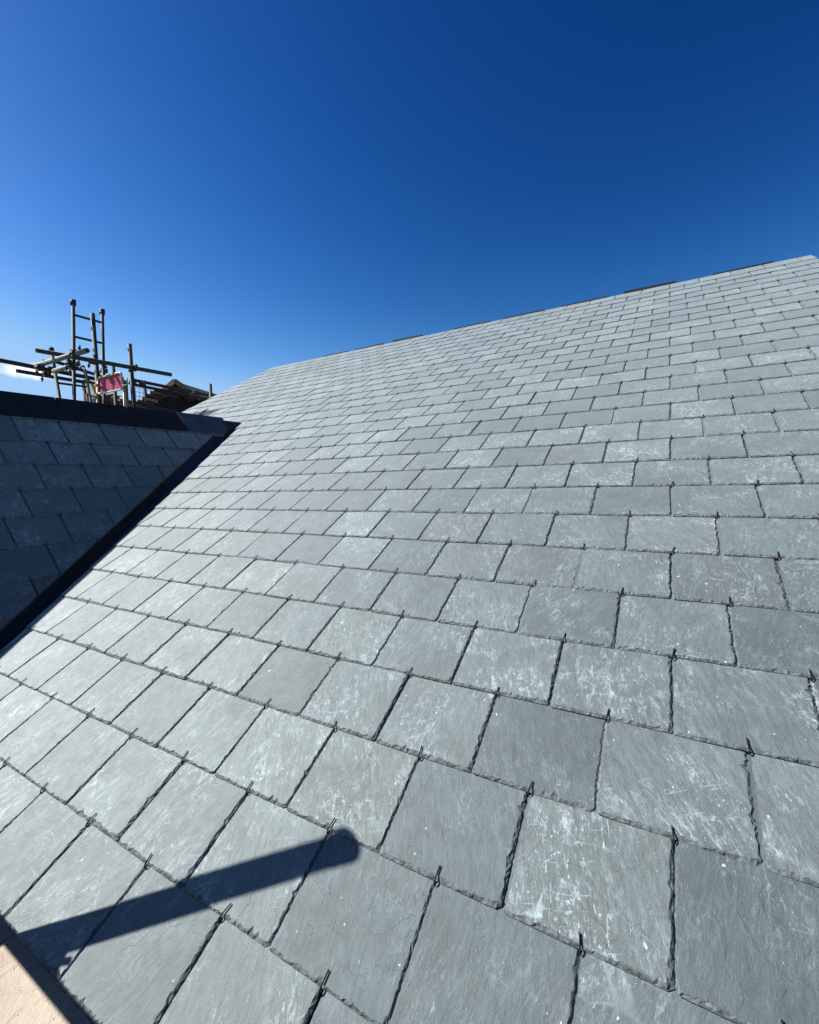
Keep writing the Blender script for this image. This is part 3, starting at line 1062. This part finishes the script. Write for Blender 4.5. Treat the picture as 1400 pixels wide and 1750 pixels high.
# gable facing the camera side: triangular boarded face, with slopes running back
Fw = Vector((-0.35, 0.94, 0)).normalized(); Sx = Vector((Fw.y, -Fw.x, 0))
hw, hh = 0.62, 0.40
a = pk - Sx * hw - Vector((0, 0, hh)); b = pk + Sx * hw * 0.9 - Vector((0, 0, hh * 0.95))
mb = MB()
back = Fw * 3.0
ov = -Fw * 0.12
for s_, e in ((a, -1), (b, 1)):
    n_ = Vector((0, 0, 0.05))
    vs = [pk + ov, s_ + ov, s_ + back, pk + back]
    mb.add(vs + [x - n_ for x in vs], [(0, 1, 2, 3), (7, 6, 5, 4), (0, 4, 5, 1), (1, 5, 6, 2), (2, 6, 7, 3), (3, 7, 4, 0)])
mb.build('roof', M_DARKROOF, nb)
mb = MB()
vs = [pk - Vector((0, 0, .06)), a, b]
mb.add(vs + [x + Fw * 0.05 for x in vs], [(0, 1, 2), (5, 4, 3), (0, 3, 4, 1), (1, 4, 5, 2), (2, 5, 3, 0)])
mb.build('gable_board', M_TIMBER, nb)
for s_ in (a, b):
    mb = MB(); mb.bar(pk - Fw * 0.13 + Vector((0, 0, .005)), s_ - Fw * 0.13, 0.03, 0.09); mb.build('barge_board', M_TIMBER_LT if s_ is a else M_TIMBER, nb)  # left barge board paler: the sunlit roof edge put into its colour
# long low roof in front, leading right
p0, p1 = PT(262, 664, 8.6), PT(372, 690, 9.6)
q0, q1 = PT(238, 700, 7.9), PT(352, 725, 8.8)
p0 = PT(240, 672, 8.7)
mb = MB()
vs = [PT(268, 663.5, 8.6), PT(305, 669, 8.9), PT(372, 687, 9.6), PT(380, 730, 9.2), PT(225, 730, 7.8), PT(232, 692, 8.0)]
bk = Fw * 0.8
mb.add(vs + [x + bk for x in vs], [(5, 4, 3, 2, 1, 0), (6, 7, 8, 9, 10, 11)] + [(i, (i + 1) % 6, (i + 1) % 6 + 6, i + 6) for i in range(6)])
mb.build('shell', M_DARKROOF, nb)
# eaves boards and rafters on its left edge, catching the sun
rng = random.Random(4)
for i in range(6):
    t = i / 5
    p = PT(268 - 36 * t, 664 + 26 * t, 8.5 - 0.6 * t)
    q = PT(285 - 36 * t + 6, 672 + 24 * t, 8.7 - 0.6 * t)
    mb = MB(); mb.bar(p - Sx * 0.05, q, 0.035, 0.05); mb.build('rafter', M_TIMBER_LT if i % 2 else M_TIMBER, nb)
for i in range(2):
    p = PT(266 - i * 9, 665.5 + i * 7, 8.4 - i * .12); q = PT(306 - i * 3, 670 + i * 8, 8.7 - i * .12)
    mb = MB(); mb.bar(p, q, 0.03, 0.035); mb.build('batten', M_TIMBER, nb)
mb = MB(); mb.bar(PT(228, 699, 7.6), PT(300, 712, 8.2), 0.05, 0.06); mb.build('wall_plate', M_BOARD, nb)
mb = MB(); c = PT(300, 735, 9.6); mb.box((c.x - 1.5, c.y + 1.6, (c.z - 0.3 + GL) / 2), (3.6, 3.0, c.z - 0.3 - GL)); mb.build('wall', M_WALL, nb)

# heap of salvaged battens and offcuts on a lift behind the gate
plat = thing('timber_heap', 'jumbled heap of brown battens and offcuts seen beneath the magenta board', 'timber heap')
rng = random.Random(21)
mb2 = MB(); mb3 = MB()
for i in range(70):
    x = rng.uniform(160, 226); top = 676 + abs(x - 186) * 0.22
    y = rng.uniform(top, 706)
    c = PT(x, y, rng.uniform(7.4, 8.0))
    ang = rng.uniform(0, math.pi); l = rng.uniform(0.12, 0.42)
    d = Vector((math.cos(ang), math.sin(ang), rng.uniform(-.35, .35))).normalized() * l / 2
    (mb2 if rng.random() < 0.5 else mb3).bar(c - d, c + d, rng.uniform(.03, .08), rng.uniform(.02, .05))
mb2.build('batten_offcuts', M_TIMBER, plat, kind='stuff')
mb3.build('pale_offcuts', M_TIMBER_LT, plat, kind='stuff')
c = PT(195, 708, 7.7)
mb = MB(); mb.box((c.x, c.y, c.z - 0.05), (1.3, 1.1, 0.06)); mb.build('deck_board', M_BOARD, plat)
mb = MB()
for sx in (-.55, .55):
    for sy in (-.45, .45):
        mb = MB(); mb.tube([(c.x + sx, c.y + sy, GL), (c.x + sx, c.y + sy, c.z - 0.08)], 0.024, 8); mb.build('support_leg', M_STEEL_DK, plat, True)
